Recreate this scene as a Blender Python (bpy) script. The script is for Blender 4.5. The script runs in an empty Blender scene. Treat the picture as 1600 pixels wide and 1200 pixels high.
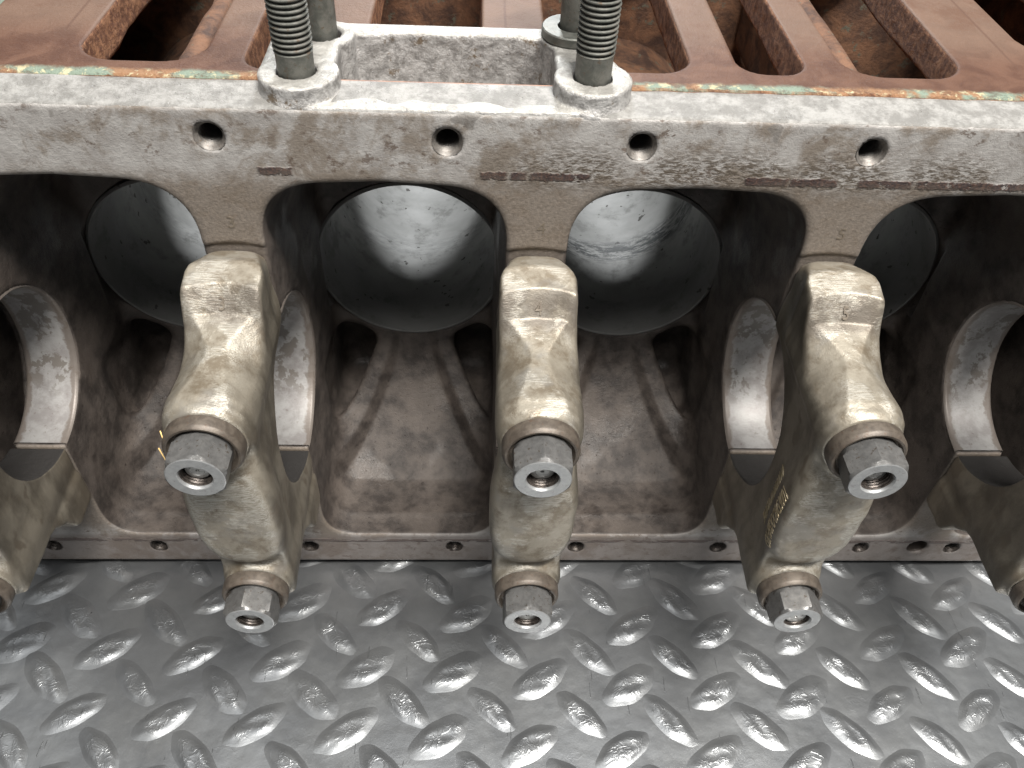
import bpy, math, random, time
import numpy as np
from mathutils import Matrix, Vector

random.seed(7); rng = np.random.default_rng(11)
S = 0.01                                  # everything below is written in centimetres
sc = bpy.context.scene
COL = sc.collection

# ------------------------------------------------------------------ camera
cam_d = bpy.data.cameras.new('camera'); cam = bpy.data.objects.new('camera', cam_d); COL.objects.link(cam)
R_ = Vector((0.99892951, -0.02290015, 0.04019219)); U_ = Vector((-0.01146323, 0.71921718, 0.69469076)); F_ = Vector((0.04481544, 0.69440783, -0.71818475))
M = Matrix.Identity(4)
for i in range(3):
    M[i][0] = R_[i]; M[i][1] = U_[i]; M[i][2] = -F_[i]
M[0][3], M[1][3], M[2][3] = -2.0269 * S, -22.5696 * S, 23.6446 * S
cam.matrix_world = M
cam_d.sensor_width = 36; cam_d.lens = 36 * 1303.51 / 1600; cam_d.clip_start = 0.01; cam_d.clip_end = 50
sc.camera = cam

# ------------------------------------------------------------------ light (a workshop under tube lamps)
w = bpy.data.worlds.new('World'); sc.world = w; w.use_nodes = True
bg = w.node_tree.nodes['Background']; bg.inputs[1].default_value = 1.0
_tc = w.node_tree.nodes.new('ShaderNodeTexCoord'); _sx = w.node_tree.nodes.new('ShaderNodeSeparateXYZ'); _mr = w.node_tree.nodes.new('ShaderNodeValToRGB')
w.node_tree.links.new(_tc.outputs['Generated'], _sx.inputs[0]); w.node_tree.links.new(_sx.outputs[2], _mr.inputs[0]); w.node_tree.links.new(_mr.outputs[0], bg.inputs[0])
_mr.color_ramp.elements[0].position = 0.05; _mr.color_ramp.elements[0].color = (0.035, 0.036, 0.038, 1)      # dim walls of the workshop
_e = _mr.color_ramp.elements.new(0.72); _e.color = (0.10, 0.103, 0.106, 1)
_e = _mr.color_ramp.elements.new(0.87); _e.color = (0.45, 0.46, 0.46, 1)
_mr.color_ramp.elements[-1].position = 0.96; _mr.color_ramp.elements[-1].color = (2.15, 2.18, 2.18, 1)      # pale ceiling
sc.view_settings.view_transform = 'Standard'; sc.view_settings.look = 'None'; sc.view_settings.exposure = 0.0

def tube_lamp(name, loc, target, sx, sy, watts, col):
    d = bpy.data.lights.new(name, 'AREA'); d.shape = 'RECTANGLE'; d.size = sx; d.size_y = sy; d.energy = watts; d.color = col
    o = bpy.data.objects.new(name, d); COL.objects.link(o)
    o.location = loc
    o.rotation_euler = (Vector(target) - Vector(loc)).to_track_quat('-Z', 'Y').to_euler()
    return o
tube_lamp('ceiling_tube_lamp', (0.30, -0.49, 1.36), (0, 0, 0), 0.8, 0.028, 48, (1.0, 0.95, 0.88))
tube_lamp('ceiling_panel_lamp', (0.20, -0.66, 1.36), (0, 0, 0), 1.2, 0.30, 17, (1.0, 0.97, 0.93))
tube_lamp('work_lamp_behind', (0.0, 0.86, 0.62), (0, 0.1, -0.02), 0.16, 0.10, 8, (0.96, 0.98, 1.0))

# ------------------------------------------------------------------ node helpers
class N:
    def __init__(s, name):
        s.m = bpy.data.materials.new(name); s.m.use_nodes = True; s.t = s.m.node_tree; s.n = s.t.nodes; s.l = s.t.links
        s.b = s.n['Principled BSDF']
        g = s.n.new('ShaderNodeNewGeometry'); v = s.n.new('ShaderNodeVectorMath'); v.operation = 'SCALE'; v.inputs[3].default_value = 100
        s.l.new(g.outputs['Position'], v.inputs[0]); s.P = v.outputs[0]; s.G = g
        x = s.n.new('ShaderNodeSeparateXYZ'); s.l.new(s.P, x.inputs[0]); s.X, s.Y, s.Z = x.outputs
        x = s.n.new('ShaderNodeSeparateXYZ'); s.l.new(g.outputs['True Normal'], x.inputs[0]); s.NX, s.NY, s.NZ = x.outputs
    def put(s, i, v):
        if isinstance(v, bpy.types.NodeSocket): s.l.new(v, i)
        elif isinstance(v, (tuple, list)) and len(v) == 3 and i.type == 'RGBA': i.default_value = (*v, 1)
        else: i.default_value = v
    def math(s, op, a, b=0.0, c=None, clamp=False):
        n = s.n.new('ShaderNodeMath'); n.operation = op; n.use_clamp = clamp
        s.put(n.inputs[0], a); s.put(n.inputs[1], b)
        if c is not None: s.put(n.inputs[2], c)
        return n.outputs[0]
    def vec(s, sx=1, sy=1, sz=1, off=(0, 0, 0), rot=(0, 0, 0)):
        n = s.n.new('ShaderNodeMapping'); s.l.new(s.P, n.inputs[0]); n.inputs[3].default_value = (sx, sy, sz); n.inputs[1].default_value = off; n.inputs[2].default_value = rot
        return n.outputs[0]
    def noise(s, scale, detail=5, rough=0.6, dist=0.0, vec=None, color=False):
        n = s.n.new('ShaderNodeTexNoise'); s.put(n.inputs['Vector'], vec if vec is not None else s.P)
        n.inputs['Scale'].default_value = scale; n.inputs['Detail'].default_value = detail; n.inputs['Roughness'].default_value = rough; n.inputs['Distortion'].default_value = dist
        return n.outputs['Color' if color else 'Fac']
    def voro(s, scale, vec=None, feat='F1', rnd=1.0):
        n = s.n.new('ShaderNodeTexVoronoi'); n.feature = feat; s.put(n.inputs['Vector'], vec if vec is not None else s.P); n.inputs['Scale'].default_value = scale; n.inputs['Randomness'].default_value = rnd
        return n.outputs['Distance']
    def step(s, v, a, b, lo=0.0, hi=1.0):
        n = s.n.new('ShaderNodeMapRange'); n.interpolation_type = 'SMOOTHSTEP'
        for i, q in enumerate((v, a, b, lo, hi)): s.put(n.inputs[i], q)
        return n.outputs[0]
    def mix(s, f, a, b, mode='MIX'):
        n = s.n.new('ShaderNodeMix'); n.data_type = 'RGBA'; n.blend_type = mode
        s.put(n.inputs[0], f); s.put(n.inputs[6], a); s.put(n.inputs[7], b); return n.outputs[2]
    def bump(s, h, dist, strength=1.0, prev=None):
        n = s.n.new('ShaderNodeBump'); n.inputs['Strength'].default_value = strength; n.inputs['Distance'].default_value = dist * S
        s.put(n.inputs['Height'], h)
        if prev is not None: s.put(n.inputs['Normal'], prev)
        return n.outputs[0]
    def out(s, col, rough=0.5, metal=0.0, normal=None, spec=None, coat=None, coat_r=0.1):
        s.put(s.b.inputs['Base Color'], col); s.put(s.b.inputs['Roughness'], rough); s.put(s.b.inputs['Metallic'], metal)
        if normal is not None: s.put(s.b.inputs['Normal'], normal)
        if spec is not None: s.put(s.b.inputs['Specular IOR Level'], spec)
        if coat is not None: s.put(s.b.inputs['Coat Weight'], coat); s.b.inputs['Coat Roughness'].default_value = coat_r
        return s.m

# ------------------------------------------------------------------ materials
def mat_crankcase():
    k = N('crankcase_iron')
    big = k.noise(0.35, 4, 0.6); med = k.noise(1.3, 7, 0.65, 0.1); fine = k.noise(9, 5, 0.7)
    # bare machined face
    face = k.mix(k.step(med, 0.36, 0.62), (0.28, 0.268, 0.258), (0.36, 0.35, 0.34))
    face = k.mix(k.math('MULTIPLY', k.step(k.noise(0.5, 8, 0.72, 0.3, k.vec(1, 1, 1, (9, 3, 5))), 0.46, 0.60), 0.85), face, (0.17, 0.142, 0.115))
    face = k.mix(k.math('MULTIPLY', k.step(k.noise(1.7, 8, 0.75, 0.1, k.vec(1, 1, 1.5, (2, 3, 9))), 0.55, 0.62), k.step(k.noise(0.35, 3, 0.5, 0, k.vec(1, 1, 1, (1, 3, 9))), 0.42, 0.55, 0.15, 0.85)), face, (0.105, 0.078, 0.062))
    diag = k.noise(3.0, 6, 0.75, 0.3, k.vec(1.1, 1, 3.2, rot=(0, math.radians(38), 0)))
    lowband = k.math('MULTIPLY', k.step(k.Z, 11.2, 9.9), k.step(k.Z, 8.9, 9.5))
    lowband = k.math('MULTIPLY', lowband, k.math('MULTIPLY', k.step(k.X, -3.5, 0.5), k.step(k.noise(0.3, 2, 0.5, 0, k.vec(1, 1, 1, (3, 0, 0))), 0.34, 0.52)))
    face = k.mix(k.math('MULTIPLY', k.step(diag, 0.44, 0.56), lowband), face, (0.085, 0.068, 0.052))
    spots = k.step(k.noise(0.75, 2, 0.4, 0, k.vec(1, 1, 1.3, (4.2, 0, 1.7))), 0.68, 0.70)
    face = k.mix(k.math('MULTIPLY', spots, 0.7), face, (0.155, 0.145, 0.135))
    # dark gasket residue just above the crankcase opening and on the lower rail
    res_n = k.noise(1.1, 6, 0.75, 0.4, k.vec(0.9, 1, 3.0, (2.1, 0, 0)))
    wob = k.math('MULTIPLY', k.math('SUBTRACT', k.noise(3.5, 5, 0.7), 0.5), 0.30)
    iv = None
    for (xa, xb) in ((-8.7, -7.7), (-1.9, -1.15), (-0.95, -0.5), (-0.35, 1.45), (6.4, 7.7), (7.85, 9.3), (10.0, 11.7), (11.9, 16.5)):
        q = k.step(k.math('SUBTRACT', k.math('ABSOLUTE', k.math('ADD', k.math('SUBTRACT', k.X, (xa + xb) / 2), wob)), (xb - xa) / 2), 0.08, -0.04)
        iv = q if iv is None else k.math('MAXIMUM', iv, q)
    band = k.math('MULTIPLY', k.step(k.math('ABSOLUTE', k.math('ADD', k.math('SUBTRACT', k.Z, 9.55), wob)), 0.17, 0.11), iv)
    band = k.math('MULTIPLY', band, k.step(k.noise(2.2, 4, 0.7, 0, k.vec(1, 1, 1, (0, 0, 4))), 0.36, 0.42))
    band2 = k.math('MULTIPLY', k.step(k.math('ABSOLUTE', k.math('SUBTRACT', k.Z, -10.6)), 0.16, 0.08), k.step(res_n, 0.46, 0.50))
    res = k.math('MAXIMUM', band, band2)
    face = k.mix(k.math('MULTIPLY', res, 0.93), face, k.mix(k.step(fine, 0.45, 0.6), (0.022, 0.012, 0.014), (0.07, 0.03, 0.022)))
    flecks = k.step(k.noise(3.0, 6, 0.8, 0.2, k.vec(1, 1, 1.6)), 0.66, 0.70)
    face = k.mix(k.math('MULTIPLY', flecks, 0.8), face, (0.10, 0.06, 0.045))
    # the bulkhead faces below the rail are browner
    brown = k.mix(k.step(fine, 0.3, 0.7), (0.115, 0.095, 0.076), (0.20, 0.165, 0.135))
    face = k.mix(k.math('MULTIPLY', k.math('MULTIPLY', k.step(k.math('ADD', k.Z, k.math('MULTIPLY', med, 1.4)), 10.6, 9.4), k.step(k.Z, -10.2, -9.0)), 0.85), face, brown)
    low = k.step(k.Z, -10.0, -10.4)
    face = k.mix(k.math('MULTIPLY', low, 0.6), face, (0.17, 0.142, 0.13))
    # bright fettled strip along the top
    strip = k.mix(k.step(k.noise(1.6, 8, 0.78, 0.1), 0.40, 0.62), (0.14, 0.137, 0.130), (0.245, 0.242, 0.233))
    strip = k.mix(k.step(k.voro(5.5), 0.10, 0.05), strip, (0.18, 0.16, 0.14))
    top = k.step(k.NZ, 0.45, 0.7)
    top = k.math('MULTIPLY', top, k.step(k.Z, 11.2, 11.4))
    # oily cast interior
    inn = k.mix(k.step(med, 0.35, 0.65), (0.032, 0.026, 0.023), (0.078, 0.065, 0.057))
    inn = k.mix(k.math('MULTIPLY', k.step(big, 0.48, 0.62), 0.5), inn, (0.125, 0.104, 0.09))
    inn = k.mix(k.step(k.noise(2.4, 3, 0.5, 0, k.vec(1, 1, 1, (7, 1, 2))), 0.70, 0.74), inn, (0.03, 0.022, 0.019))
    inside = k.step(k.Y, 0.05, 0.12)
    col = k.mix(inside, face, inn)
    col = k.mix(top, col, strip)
    # rusty water jacket side
    rust = k.mix(k.step(med, 0.4, 0.6), (0.16, 0.058, 0.026), (0.34, 0.15, 0.075))
    outr = k.math('MULTIPLY', k.step(k.math('ADD', k.Z, k.math('MULTIPLY', k.Y, 0.5)), 9.3, 9.6), k.step(k.Y, 1.45, 1.6))
    col = k.mix(outr, col, rust)
    oily = k.math('MULTIPLY', inside, k.step(k.noise(0.45, 2, 0.5, 0, k.vec(1, 1, 1, (2.2, 5, 0))), 0.52, 0.62))
    rough = k.math('SUBTRACT', k.math('ADD', 0.52, k.math('MULTIPLY', fine, 0.15)), k.math('MULTIPLY', oily, 0.18))
    b = k.bump(k.noise(7, 6, 0.7), 0.03)
    b = k.bump(k.math('MULTIPLY', k.step(k.voro(4), 0.16, 0.04), inside), -0.02, 1.0, b)
    b = k.bump(k.noise(26, 3, 0.6), 0.012, 1.0, b)
    b = k.bump(k.math('MULTIPLY', diag, lowband), 0.05, 1.0, b)
    b = k.bump(res, 0.03, 1.0, b)
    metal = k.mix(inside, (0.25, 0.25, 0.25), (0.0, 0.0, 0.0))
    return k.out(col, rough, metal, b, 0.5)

def mat_cap():
    k = N('cast_cap_metal')
    med = k.noise(1.4, 6, 0.65, 0.5); big = k.noise(0.5, 3, 0.5)
    c = k.mix(k.step(med, 0.30, 0.70), (0.225, 0.200, 0.160), (0.300, 0.275, 0.228))
    c = k.mix(k.step(k.noise(1.1, 8, 0.75, 0.1, k.vec(1, 1, 1, (5, 0, 3))), 0.46, 0.62, 0, 0.85), c, (0.15, 0.122, 0.087))
    c = k.mix(k.step(k.noise(0.6, 4, 0.6, 0, k.vec(1, 1, 1, (2, 2, 3))), 0.52, 0.66, 0, 0.5), c, (0.20, 0.195, 0.185))
    # filed lands with fine cross scratches
    scr = k.noise(6, 5, 0.7, 0, k.vec(0.35, 5, 5))
    filed = k.step(k.noise(0.7, 8, 0.6, 0.0, k.vec(1, 1, 1, (1, 7, 2))), 0.47, 0.56)
    filed = k.math('MULTIPLY', filed, k.step(k.math('ABSOLUTE', k.NX), 0.75, 0.35))
    c = k.mix(k.math('MULTIPLY', filed, k.step(scr, 0.38, 0.6, 0, 1.0)), c, (0.40, 0.385, 0.345))
    c = k.mix(k.math('MULTIPLY', filed, k.step(scr, 0.42, 0.30, 0, 0.7)), c, (0.19, 0.165, 0.125))
    # shade in the hollow beside the foot, painted into the colour in patches
    hollow = k.math('MULTIPLY', k.step(k.math('ABSOLUTE', k.math('ADD', k.Y, 2.45)), 0.75, 0.15), k.step(k.Z, 4.8, 5.4))
    c = k.mix(k.math('MULTIPLY', hollow, k.step(k.noise(1.6, 5, 0.65, 0, k.vec(1, 1, 1, (4, 4, 0))), 0.32, 0.55, 0.15, 0.85)), c, (0.125, 0.108, 0.09))
    # green-grey and oily film on the flanks
    flank = k.step(k.math('ABSOLUTE', k.NX), 0.55, 0.9)
    oil = k.noise(0.9, 6, 0.6, 0.2, k.vec(1, 1.0, 0.45, (3, 0, 0)))
    fl = k.mix(k.step(oil, 0.38, 0.60), (0.10, 0.088, 0.070), (0.21, 0.190, 0.155))
    fl = k.mix(k.step(k.noise(1.3, 2, 0.5, 0, k.vec(1, 1.0, 0.5, (0, 4, 1))), 0.62, 0.68), fl, (0.13, 0.11, 0.085))
    c = k.mix(k.math('MULTIPLY', flank, 0.85), c, fl)
    c = k.mix(k.step(k.Y, -1.9, -0.2, 0.0, 0.35), c, (0.20, 0.165, 0.12))
    # bare bearing bore is coloured near black
    pts = k.step(k.voro(2.6), 0.06, 0.03)
    c = k.mix(pts, c, (0.12, 0.09, 0.06))
    rr = k.math('SQRT', k.math('ADD', k.math('POWER', k.Y, 2), k.math('POWER', k.Z, 2)))
    bore = k.step(rr, 3.70, 3.67)
    c = k.mix(bore, c, (0.045, 0.043, 0.042))
    rough = k.math('ADD', 0.33, k.math('MULTIPLY', med, 0.22))
    b = k.bump(k.noise(4.5, 5, 0.6), 0.016)
    b = k.bump(k.noise(24, 4, 0.6), 0.007, 1.0, b)
    b = k.bump(k.math('MULTIPLY', scr, filed), 0.02, 1.0, b)
    return k.out(c, rough, 0.45, b, 0.5)

def mat_simple(name, c1, c2, rough, metal, scale=3.0, bd=0.01, bs=14, dark=None):
    k = N(name); n = k.noise(scale, 6, 0.7, 0.4)
    c = k.mix(k.step(n, 0.35, 0.65), c1, c2)
    if dark: c = k.mix(k.step(k.noise(scale * 1.7, 5, 0.7, 0, k.vec(1, 1, 1, (8, 2, 4))), 0.58, 0.66), c, dark)
    return k.out(c, k.math('ADD', rough - 0.06, k.math('MULTIPLY', n, 0.14)), metal, k.bump(k.noise(bs, 5, 0.65), bd))

def mat_saddle():
    k = N('worn_bearing_saddle')
    n = k.noise(1.2, 7, 0.7, 0.2)
    c = k.mix(k.step(n, 0.38, 0.62), (0.21, 0.20, 0.197), (0.29, 0.287, 0.283))
    patch = k.step(k.noise(1.0, 7, 0.7, 0.2, k.vec(1.2, 1, 1, (4, 1, 0))), 0.52, 0.545)
    c = k.mix(k.math('MULTIPLY', patch, k.step(k.Y, 1.8, 3.0)), c, (0.15, 0.137, 0.125))
    # stained edges of the seat
    ex = k.math('ABSOLUTE', k.math('SUBTRACT', k.math('FRACT', k.math('DIVIDE', k.math('ADD', k.X, 45.0), 10.0)), 0.5))
    edge = k.step(k.math('ADD', ex, k.math('MULTIPLY', k.math('SUBTRACT', n, 0.5), 0.09)), 0.075, 0.088)
    c = k.mix(k.math('MULTIPLY', edge, 0.8), c, (0.12, 0.098, 0.082))
    fl = k.voro(5, k.vec(1, 1, 1.5))
    c = k.mix(k.math('MULTIPLY', k.step(k.noise(5, 5, 0.8, 0, k.vec(1, 1, 1, (1, 5, 1))), 0.60, 0.66), 0.6), c, (0.12, 0.09, 0.08))
    return k.out(c, k.math('ADD', 0.34, k.math('MULTIPLY', n, 0.2)), 0.2, k.bump(k.noise(18, 5, 0.6, 0, k.vec(0.3, 1, 1)), 0.006))

def mat_bore():
    k = N('worn_cylinder_wall')
    rings = k.noise(0.5, 6, 0.6, 0.0, k.vec(0.8, 1.2, 0.8))
    n = k.noise(0.7, 8, 0.7, 0.1)
    c = k.mix(k.step(rings, 0.30, 0.70), (0.36, 0.36, 0.345), (0.48, 0.48, 0.465))
    c = k.mix(k.step(n, 0.50, 0.66), c, (0.28, 0.28, 0.265))
    c = k.mix(k.step(k.noise(1.9, 3, 0.5, 0.0, k.vec(1, 1, 1, (0.4, 2, 1))), 0.68, 0.71), c, (0.10, 0.095, 0.085))
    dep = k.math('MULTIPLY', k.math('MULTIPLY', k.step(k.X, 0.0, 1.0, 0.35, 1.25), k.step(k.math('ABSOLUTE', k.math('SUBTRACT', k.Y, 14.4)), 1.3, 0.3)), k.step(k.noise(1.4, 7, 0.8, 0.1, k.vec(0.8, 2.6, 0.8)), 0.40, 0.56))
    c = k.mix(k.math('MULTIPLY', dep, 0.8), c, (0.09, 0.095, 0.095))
    c = k.mix(k.step(k.Y, 13.5, 9.5, 0, 0.6), c, (0.06, 0.062, 0.062))  # darker towards the mouth: shade of the unlit end painted into the colour
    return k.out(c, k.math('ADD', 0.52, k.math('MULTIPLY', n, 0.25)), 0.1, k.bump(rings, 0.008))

def mat_panel():
    k = N('rust_stained_panel')
    n = k.noise(0.9, 6, 0.65, 0.5); f = k.noise(12, 4, 0.7)
    c = k.mix(k.step(n, 0.35, 0.65), (0.056, 0.024, 0.014), (0.092, 0.046, 0.029))
    c = k.mix(k.math('MULTIPLY', k.step(k.Y, 3.2, 5.8), 0.6), c, (0.130, 0.086, 0.062))
    c = k.mix(k.step(k.noise(0.5, 7, 0.75, 0.2, k.vec(1, 1, 1, (7, 7, 7))), 0.48, 0.66, 0, 0.6), c, (0.08, 0.038, 0.022))
    c = k.mix(k.step(f, 0.62, 0.75, 0, 0.35), c, (0.20, 0.10, 0.07))
    # scribed lines that run across the ribs
    ln = None
    for x in (-15.12, -1.1, 15.66):
        d = k.step(k.math('ABSOLUTE', k.math('ADD', k.math('SUBTRACT', k.X, x), k.math('MULTIPLY', n, 0.05))), 0.07, 0.02)
        ln = d if ln is None else k.math('MAXIMUM', ln, d)
    ln = k.math('MULTIPLY', ln, k.step(k.Y, 2.6, 4.4))
    c = k.mix(k.math('MULTIPLY', ln, 0.7), c, (0.07, 0.036, 0.024))
    # old sealant: yellow, orange and green crust along the front edge
    e = k.math('ADD', k.Y, k.math('MULTIPLY', k.math('SUBTRACT', k.noise(1.6, 5, 0.7, 0, k.vec(1, 1, 1, (1, 1, 1))), 0.5), 0.5))
    edge = k.math('MULTIPLY', k.step(e, 1.86, 1.60), k.step(k.noise(1.4, 6, 0.8, 0, k.vec(1, 1, 1, (2, 9, 0))), 0.36, 0.5, 0.35, 1.0))
    seal = k.mix(k.step(k.noise(0.55, 4, 0.6, 0, k.vec(1, 1, 1, (5, 0, 2))), 0.47, 0.54), (0.21, 0.115, 0.06), (0.15, 0.19, 0.15))
    seal = k.mix(k.step(k.noise(2.6, 5, 0.7, 0.4), 0.54, 0.62), seal, (0.38, 0.345, 0.22))
    c = k.mix(edge, c, seal)
    # side walls of the slots are scabby rust
    side = k.step(k.NZ, 0.75, 0.45)
    sr = k.mix(k.step(k.noise(3.5, 6, 0.75), 0.4, 0.62), (0.13, 0.052, 0.028), (0.34, 0.17, 0.09))
    c = k.mix(side, c, sr)
    lowp = k.step(k.Z, 11.6, 11.4)
    c = k.mix(k.math('MULTIPLY', lowp, k.step(k.NZ, 0.5, 0.8)), c, (0.12, 0.15, 0.12))
    b = k.bump(f, 0.015); b = k.bump(k.noise(5, 6, 0.7), 0.03, 1.0, b)
    b = k.bump(k.math('MULTIPLY', k.noise(8, 5, 0.8), side), 0.12, 1.0, b)
    b = k.bump(k.math('MULTIPLY', edge, k.noise(6, 4, 0.7)), 0.06, 1.0, b)
    return k.out(c, 0.62, 0.0, b, 0.35)

def mat_mount():
    k = N('fettled_mount_metal')
    n = k.noise(2.0, 6, 0.7, 0.4)
    c = k.mix(k.step(n, 0.38, 0.62), (0.27, 0.262, 0.245), (0.40, 0.392, 0.37))
    side = k.step(k.NZ, 0.75, 0.35)
    sc_ = k.mix(k.step(k.noise(2.5, 6, 0.75, 0.6, k.vec(1, 1, 1, (3, 3, 3))), 0.36, 0.62), (0.20, 0.195, 0.19), (0.40, 0.395, 0.39))
    sc_ = k.mix(k.step(k.noise(1.1, 5, 0.75, 0, k.vec(1, 1, 1, (0, 3, 3))), 0.58, 0.66), sc_, (0.15, 0.12, 0.09))
    c = k.mix(side, c, sc_)
    pit = k.math('MULTIPLY', k.step(k.noise(9, 5, 0.8), 0.60, 0.66), k.step(k.noise(0.6, 2, 0.5, 0, k.vec(1, 1, 1, (1.5, 0.5, 0))), 0.50, 0.60))
    c = k.mix(pit, c, (0.20, 0.17, 0.13))
    b = k.bump(k.noise(9, 6, 0.75), 0.03); b = k.bump(k.noise(3, 4, 0.6), 0.08, 1.0, b)
    return k.out(c, 0.42, 0.3, b, 0.5)

def mat_plate():
    k = N('grey_enamel_on_tread_plate')
    n = k.noise(0.5, 4, 0.6)
    c = k.mix(k.step(n, 0.35, 0.65), (0.180, 0.188, 0.197), (0.215, 0.223, 0.230))
    chip = k.math('MULTIPLY', k.step(k.noise(3.0, 4, 0.7, 0, k.vec(1, 1, 1, (3, 7, 0))), 0.74, 0.76), 1.0)
    c = k.mix(chip, c, (0.012, 0.012, 0.014))
    wr = k.noise(1.8, 3, 0.6, 0.8)
    ridg = k.math('SUBTRACT', 1.0, k.math('ABSOLUTE', k.math('MULTIPLY', k.math('SUBTRACT', wr, 0.5), 9.0)), clamp=True)
    where = k.step(k.noise(0.8, 2, 0.5, 0, k.vec(1, 1, 1, (6, 2, 0))), 0.52, 0.66)
    hi = k.step(k.Z, -12.935, -12.84)
    where = k.math('MAXIMUM', k.math('MULTIPLY', where, 0.10), k.math('MULTIPLY', hi, 0.45))
    b = k.bump(k.noise(0.7, 2, 0.5), 0.05)
    b = k.bump(k.math('MULTIPLY', k.math('POWER', ridg, 2.0), where), 0.020, 1.0, b)
    b = k.bump(k.noise(9, 3, 0.6), 0.004, 1.0, b)
    scr = k.step(k.noise(1.2, 3, 0.6, 0, k.vec(4.2, 0.35, 1, rot=(0, 0, math.radians(-62)))), 0.70, 0.735)
    b = k.bump(scr, 0.02, 1.0, b)
    rough = k.math('ADD', 0.27, k.math('MULTIPLY', k.noise(0.6, 3, 0.6), 0.12))
    return k.out(c, rough, 0.72, b, 0.5)

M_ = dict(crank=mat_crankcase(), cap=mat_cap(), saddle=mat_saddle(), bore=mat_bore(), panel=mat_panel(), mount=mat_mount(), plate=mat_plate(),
    nut=mat_simple('phosphated_nut_steel', (0.135, 0.135, 0.134), (0.185, 0.184, 0.182), 0.40, 0.6, 4, 0.006, 24, (0.09, 0.075, 0.062)),
    nutface=mat_simple('ground_nut_face_steel', (0.30, 0.31, 0.318), (0.36, 0.37, 0.375), 0.40, 0.55, 5, 0.004, 26, (0.25, 0.24, 0.24)),
    washer=mat_simple('bronzed_washer_steel', (0.066, 0.054, 0.044), (0.110, 0.092, 0.075), 0.48, 0.3, 3, 0.006, 22, (0.085, 0.06, 0.045)),
    stud=mat_simple('grey_green_stud_steel', (0.10, 0.105, 0.095), (0.17, 0.17, 0.155), 0.50, 0.5, 3, 0.008, 22, (0.12, 0.09, 0.065)),
    dark=mat_simple('dark_thread_steel', (0.03, 0.026, 0.024), (0.10, 0.085, 0.075), 0.35, 0.6, 6, 0.01, 20),  # near-black colour for nut threads and the lower tapped holes
    thread=mat_simple('tapped_thread_metal', (0.10, 0.092, 0.085), (0.18, 0.168, 0.155), 0.48, 0.35, 6, 0.004, 30, (0.12, 0.09, 0.07)),
    rust=mat_simple('scaled_rust', (0.04, 0.019, 0.012), (0.14, 0.068, 0.036), 0.8, 0.0, 0.8, 0.05, 7, (0.08, 0.075, 0.055)),
    stamp=mat_simple('struck_metal_edge', (0.12, 0.10, 0.08), (0.18, 0.155, 0.125), 0.45, 0.3, 5, 0.004, 24),
    engrave=mat_simple('brassy_engraved_metal', (0.44, 0.36, 0.22), (0.58, 0.50, 0.36), 0.35, 0.6, 5, 0.004, 24),
    straw=mat_simple('straw_fibre', (0.50, 0.33, 0.12), (0.66, 0.46, 0.18), 0.6, 0.0, 5, 0.004, 24),
    silver=mat_simple('clean_steel', (0.40, 0.40, 0.39), (0.56, 0.56, 0.55), 0.33, 0.7, 4, 0.006, 24, (0.30, 0.27, 0.24)))

# ------------------------------------------------------------------ mesh helpers
def add_mesh(name, V, Fq, mat, parent=None, smooth=True, tri=None, sharp=None):
    V = np.asarray(V, dtype=np.float64) * S
    me = bpy.data.meshes.new(name)
    if isinstance(Fq, np.ndarray):
        n = len(Fq); kk = Fq.shape[1]
        me.vertices.add(len(V)); me.vertices.foreach_set('co', V.ravel())
        me.loops.add(n * kk); me.loops.foreach_set('vertex_index', Fq.ravel().astype(np.int32))
        me.polygons.add(n); me.polygons.foreach_set('loop_start', (np.arange(n) * kk).astype(np.int32))
        me.polygons.foreach_set('use_smooth', np.ones(n, dtype=bool) if smooth else np.zeros(n, dtype=bool))
        me.update(calc_edges=True); me.validate()
    else:
        me.from_pydata([tuple(v) for v in V], [], [tuple(int(i) for i in f) for f in Fq]); me.update()
        if smooth: me.polygons.foreach_set('use_smooth', [True] * len(me.polygons))
    if smooth and sharp: me.set_sharp_from_angle(angle=math.radians(sharp))
    o = bpy.data.objects.new(name, me); COL.objects.link(o)
    me.materials.append(mat)
    if parent is not None: o.parent = parent
    return o

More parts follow.
